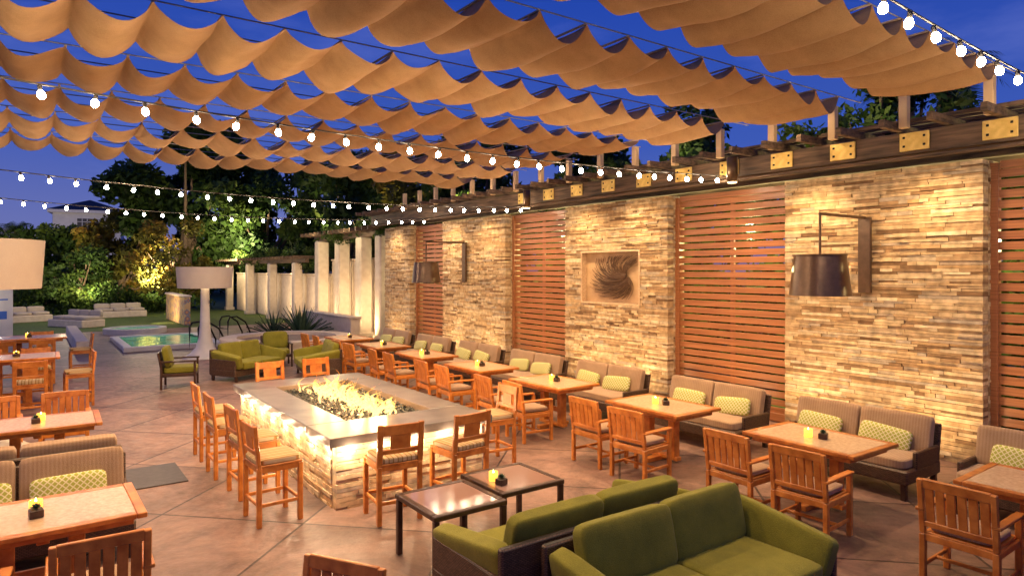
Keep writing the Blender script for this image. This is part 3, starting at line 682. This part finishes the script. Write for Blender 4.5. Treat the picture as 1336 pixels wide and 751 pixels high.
for x,y,rz in((-.4,41,20),(1.7,36.4,-60),(4.0,42.5,10)): thing('outdoor_daybed','cream cushioned outdoor sofa on a low stucco base','outdoor sofa',DB,(x,y,0.013),R(rz),'cream garden sofas')
for p,e in(((1.5,40,3.2),240),((4,35,3.0),180),((4.5,30,3.0),110),((-1.5,34,3.2),140),((7,40,3),140)): light('POINT',p,e,(1,.76,.45),.05)
b=MB(); b.box((0,0,1.05),(.9,.06,1.7),0,.01); b.box((.12,-.034,1.0),(.3,.006,.28),1,.002); b.box((0,-.034,1.55),(.6,.006,.05),1,.002)
b.box((-.2,-.034,1.28),(.22,.006,.22),2,.002); b.box((0,0,.1),(.9,.3,.2),0,.01)
single('display_sign',b.mesh('display_sign','white','blue','yellow'),'freestanding white display board with small blue and yellow print','sign',(-.95,29.5,.006),R(15))
light('POINT',(-.9,28.4,1.6),18,(1,.9,.75),.04)
# ---------------------------------------------------------------- vegetation
def leafmesh(name,clumps,n,size,mat,seed=0):
    g=np.random.default_rng(seed); cl=np.array(clumps,float); w=cl[:,3]**2; w/=w.sum()
    k=g.choice(len(cl),n,p=w); d=g.normal(size=(n,3)); d/=np.linalg.norm(d,axis=1)[:,None]; rr=g.random(n)**(.45)
    P=cl[k,:3]+d*(rr*cl[k,3])[:,None]*np.array([1,1,.8])
    a=g.normal(size=(n,3)); a/=np.linalg.norm(a,axis=1)[:,None]; bq=np.cross(a,g.normal(size=(n,3))); bq/=np.linalg.norm(bq,axis=1)[:,None]
    s=size*g.uniform(.5,1.3,n)[:,None]
    V=np.stack([P-a*s,P+bq*s*.45,P+a*s,P-bq*s*.45],1).reshape(-1,3)
    me=bpy.data.meshes.new(name); me.vertices.add(4*n); me.vertices.foreach_set('co',V.ravel()); me.loops.add(4*n); me.loops.foreach_set('vertex_index',np.arange(4*n)); me.polygons.add(n)
    me.polygons.foreach_set('loop_start',np.arange(n)*4); me.polygons.foreach_set('loop_total',np.full(n,4)); me.update()
    me.materials.append(M[mat]); ct=g.random(len(cl))*.5; t=np.clip(ct[k]+g.random(n)*.35+.15*d[:,2],0,1)
    at=me.attributes.new('tint','FLOAT','FACE'); at.data.foreach_set('value',t.astype(np.float32)); me.validate(); return me
def tree(x,y,h,r,n=5000,size=.2,mat='leaf',seed=1,label='broad leafy green tree in the garden',low=.3):
    g=random.Random(seed); cl=[]
    for i in range(34):
        a=g.uniform(0,6.28); q=math.sqrt(g.random())*r*.85; zz=h*(low+.1)+(h*(1-low)-.1*h)*g.random(); sc=math.sqrt(max(.12,1-((zz/h-.62)/.5)**2))
        cl.append((math.cos(a)*q*sc,math.sin(a)*q*sc,zz,r*g.uniform(.16,.36)))
    t=MB(); top=h*.6; pts=[(0,0,0),(g.uniform(-.1,.1)*r*.3,0,h*.15),(g.uniform(-.1,.1)*r*.5,g.uniform(-.1,.1),h*.35),(0,0,top)]
    t.tube(pts,[.045*h,.035*h,.028*h,.012*h],8)
    for c in cl[:12]:
        z0=h*g.uniform(.2,.45); t.tube([(0,0,z0),((c[0])*.5,(c[1])*.5,(z0+c[2])/2-.05*h),(c[0],c[1],c[2])],[.016*h,.01*h,.004*h],5)
    thing('tree',label,'tree',[('trunk',t.mesh('trunk','bark')),('crown',leafmesh('crown',cl,n,size,mat,seed))],(x,y,0),group='garden trees')
tree(8.6,50,12.2,5.2,17000,.30,'leaf',1,low=.06)
tree(4.9,51,6.6,2.8,7500,.2,'leafw',2,'tree with yellow and orange autumn leaves',.12)
tree(12.8,46,9.4,4.2,11000,.26,'leaf',3,low=.15)
tree(1,58,5.2,3.6,6500,.24,'leaf',4,low=.08)
tree(-4,62,5.0,4.0,6500,.26,'leaf',5,low=.08)
tree(14.5,36,8.6,3.6,10000,.22,'leaf',6,low=.3); tree(15.5,29,8.2,3.4,10000,.2,'leafw',7,'tree with orange tinged leaves behind the pergola',.3)
tree(15,23,7.6,3.0,9000,.18,'leaf',8,low=.3); tree(15.5,12.4,7.4,1.5,3000,.12,'leaf',9,low=.55); tree(17,7.6,8.0,1.5,2800,.12,'leaf',10,low=.6)
tree(15.5,17,6.8,2.2,5500,.15,'leaf',11,low=.35); tree(6.9,44,5.2,2.3,5000,.15,'leafw',12,'small tree with golden leaves by the mosaic wall',.12)
tree(2.4,48,3.8,2.1,4000,.15,'leaf',13,low=.1); tree(-1.5,50,3.9,2.5,4500,.15,'leaf',14,low=.08)
def palm(x,y,h,s,seed):
    g=random.Random(seed); t=MB(); t.tube([(0,0,0),(.1,.05,h*.5),(0,0,h)],[.2,.16,.14],8); b=MB()
    for i in range(30):
        a=g.uniform(0,6.28); e=g.uniform(-.3,1.2); L=s*g.uniform(.8,1.1); prev=None
        for k in range(14):
            u=k/13; p=Vector((math.cos(a)*math.cos(e)*L*u,math.sin(a)*math.cos(e)*L*u,h+math.sin(e)*L*u-.55*L*u*u))
            if prev is not None:
                sd=Vector((-math.sin(a),math.cos(a),0)); w=.34*s*math.sin(math.pi*min(1,.15+u*.85))
                for sg in(-1,1):
                    for off in(0,.5):
                        q=prev.lerp(p,off); b.add([q,q.lerp(p,.3),q+sd*sg*w+Vector((math.cos(a)*.12*s,math.sin(a)*.12*s,-.12*s))],[(0,1,2)],0,t=g.random())
            prev=p
    thing('palm_tree','palm tree with arching fronds behind the garden','palm tree',[('trunk',t.mesh('trunk','bark')),('crown',b.mesh('crown','leaf',tint=True))],(x,y,0),group='palm trees')
palm(19,7.3,7.6,1.6,1); palm(22,9.5,9.0,1.8,4); palm(-.9,62,5.6,1.7,2)
cl=[(12.7+random.uniform(-.2,.9),.0+i*.105,random.uniform(.4,4.8),random.uniform(.45,.75)) for i in range(215)]
single('hedge',leafmesh('hedge',cl,50000,.16,'leaf',20),'leafy green hedge behind the slat screens','hedge',kind='stuff')
cl=[]
for i in range(260):
    x=random.uniform(-40,45); lo=x<13
    cl.append((x,random.uniform(66,84),random.uniform(.6,2.6 if lo else 6.5),random.uniform(1.3,2.2 if lo else 3.0)))
single('distant_trees',leafmesh('distant_trees',cl,24000,.40,'leaf',21),'mass of dark trees beyond the lawn','trees',kind='stuff')
cl=[(random.uniform(-12,9.5),random.uniform(45,49),random.uniform(.2,1.4),random.uniform(.4,1.0)) for i in range(100)]
single('shrubs',leafmesh('shrubs',cl,14000,.14,'leaf',22),'row of low shrubs edging the lawn','shrubs',kind='stuff')
cl=[(10.4+random.uniform(-.6,.6),random.uniform(2,13),4.76+random.uniform(-.1,.15),random.uniform(.1,.22)) for i in range(30)]+[(10.7+random.uniform(-.6,1.2),random.uniform(21.8,30),4.2+random.uniform(-.4,.45),random.uniform(.25,.5)) for i in range(44)]+[(10.8+random.uniform(-.5,1.2),random.uniform(30.5,47),3.2+random.uniform(-.45,.45),random.uniform(.25,.55)) for i in range(60)]
single('climbing_vine',leafmesh('climbing_vine',cl,22000,.085,'leaf',23),'green climbing vine trailing over the pergola beams','vine',kind='stuff')
for y in(1.2,3,5,6.8,7.9,10,12.4,13.6,15.5,18.6): light('POINT',(11.5,y,3.0),130,(1,.9,.42),.04)
for y in(24,27.5,33,40): light('POINT',(9.2,y,4.1),80,(1,.8,.45),.04)
for p,t,e in(((5.5,43,1.5),(8.6,50,6),7500),((2.5,44,1.5),(4.9,51,3),1500),((9.2,41,3.6),(12.5,46,5.5),5000),((-1,47,4.2),(1,58,3),2600),((-5,52,4),(-4,62,3),2000),((5.4,39,2.4),(6.9,44,2.6),260),((12.9,27.5,4.8),(15.5,29,6),1000),((12.9,21.5,4.9),(15,23,6),900),((12.9,34,4.4),(14.5,36,6.2),1300),((-3,44,2.2),(-1.5,50,1.6),550),((1,44,2.0),(2.4,48,1.6),420),((13.3,12,5.2),(15.5,12.4,6.5),220),((14,7.5,5.4),(17,7.6,7),220)): light('SPOT',p,e,(1,.82,.46),.05,target=t,ang=100,blend=.9)
# ---------------------------------------------------------------- far buildings
b=MB(); b.box((0,0,5),(7.5,8,10),0,.05); b.box((0,0,10.1),(8.5,9,.4),0,.03)
b.add([(-4.3,-4.5,10.31),(4.3,-4.5,10.31),(4.3,4.5,10.31),(-4.3,4.5,10.31),(0,0,12)],[(0,1,4),(1,2,4),(2,3,4),(3,0,4)],1)
b.box((0,-4.05,7.9),(2.2,.1,2.6),1,.02)
for i in(-1,0,1): b.box((i*.55,-4.12,7.9),(.08,.08,2.6),0,.01)
for z in(7.2,8.0,8.8): b.box((0,-4.125,z),(2.2,.07,.08),0,.01)
single('tower_building',b.mesh('tower_building','farwhite','roof'),'pale square building with hip roof and gridded window','building',(6.5,106,0),R(-8))
b=MB(); b.box((0,0,3.8),(22,10,7.6),0,.05); b.box((0,0,7.75),(23,11,.3),0,.05); b.box((-3,1,8.8),(10,6,1.8),0,.05)
for i in range(8): b.box((-9+i*2.6,-5.05,6.3),(1.4,.1,1.3),1,.02)
single('office_building',b.mesh('office_building','farwhite','winglow'),'long low pale building with lit windows','building',(-10,112,0),R(-5))
light('SPOT',(2,90,6),2400,(1,.85,.7),.3,target=(6,104,8),ang=80)
# ---------------------------------------------------------------- world
W=bpy.data.worlds.new('World'); S.world=W; W.use_nodes=True; nt=W.node_tree; bg=nt.nodes['Background']
tc=nd(nt,'ShaderNodeTexCoord'); sp=nd(nt,'ShaderNodeSeparateXYZ'); nt.links.new(tc.outputs['Generated'],sp.inputs[0])
c=ramp(nt,sp.outputs[2],[(0,(.15,.13,.27)),(.06,(.13,.16,.44)),(.18,(.045,.10,.46)),(.4,(.012,.055,.40)),(.8,(.004,.028,.25))])
n=nd(nt,'ShaderNodeTexNoise',{'Scale':2.4,'Detail':6,'Roughness':.6}); mp=nd(nt,'ShaderNodeMapping'); mp.inputs['Scale'].default_value=(1,1,3.5); nt.links.new(tc.outputs['Generated'],mp.inputs[0]); nt.links.new(mp.outputs[0],n.inputs['Vector'])
cc=ramp(nt,n.outputs['Fac'],[(.5,(0,0,0)),(.75,(.07,.07,.11))])
ad=nd(nt,'ShaderNodeMixRGB',{0:1.0},blend_type='ADD'); nt.links.new(c,ad.inputs[1]); nt.links.new(cc,ad.inputs[2])
sky=nd(nt,'ShaderNodeTexSky',sky_type='NISHITA',sun_disc=False); sky.sun_elevation=R(-4); sky.sun_rotation=R(-60)
ms=nd(nt,'ShaderNodeMixRGB',{0:.05},blend_type='ADD'); nt.links.new(ad.outputs[0],ms.inputs[1]); nt.links.new(sky.outputs[0],ms.inputs[2])
nt.links.new(ms.outputs[0],bg.inputs['Color']); bg.inputs['Strength'].default_value=1.0
# ---------------------------------------------------------------- camera
cam=bpy.data.cameras.new('camera'); co=bpy.data.objects.new('camera',cam); C.objects.link(co); S.camera=co
cam.sensor_width=36; cam.lens=870/1336*36; cam.shift_y=-.0176; cam.clip_end=1000; cam.clip_start=.05
co.location=(0,0,2.6); co.rotation_euler=(R(90),0,-math.atan(628/870))
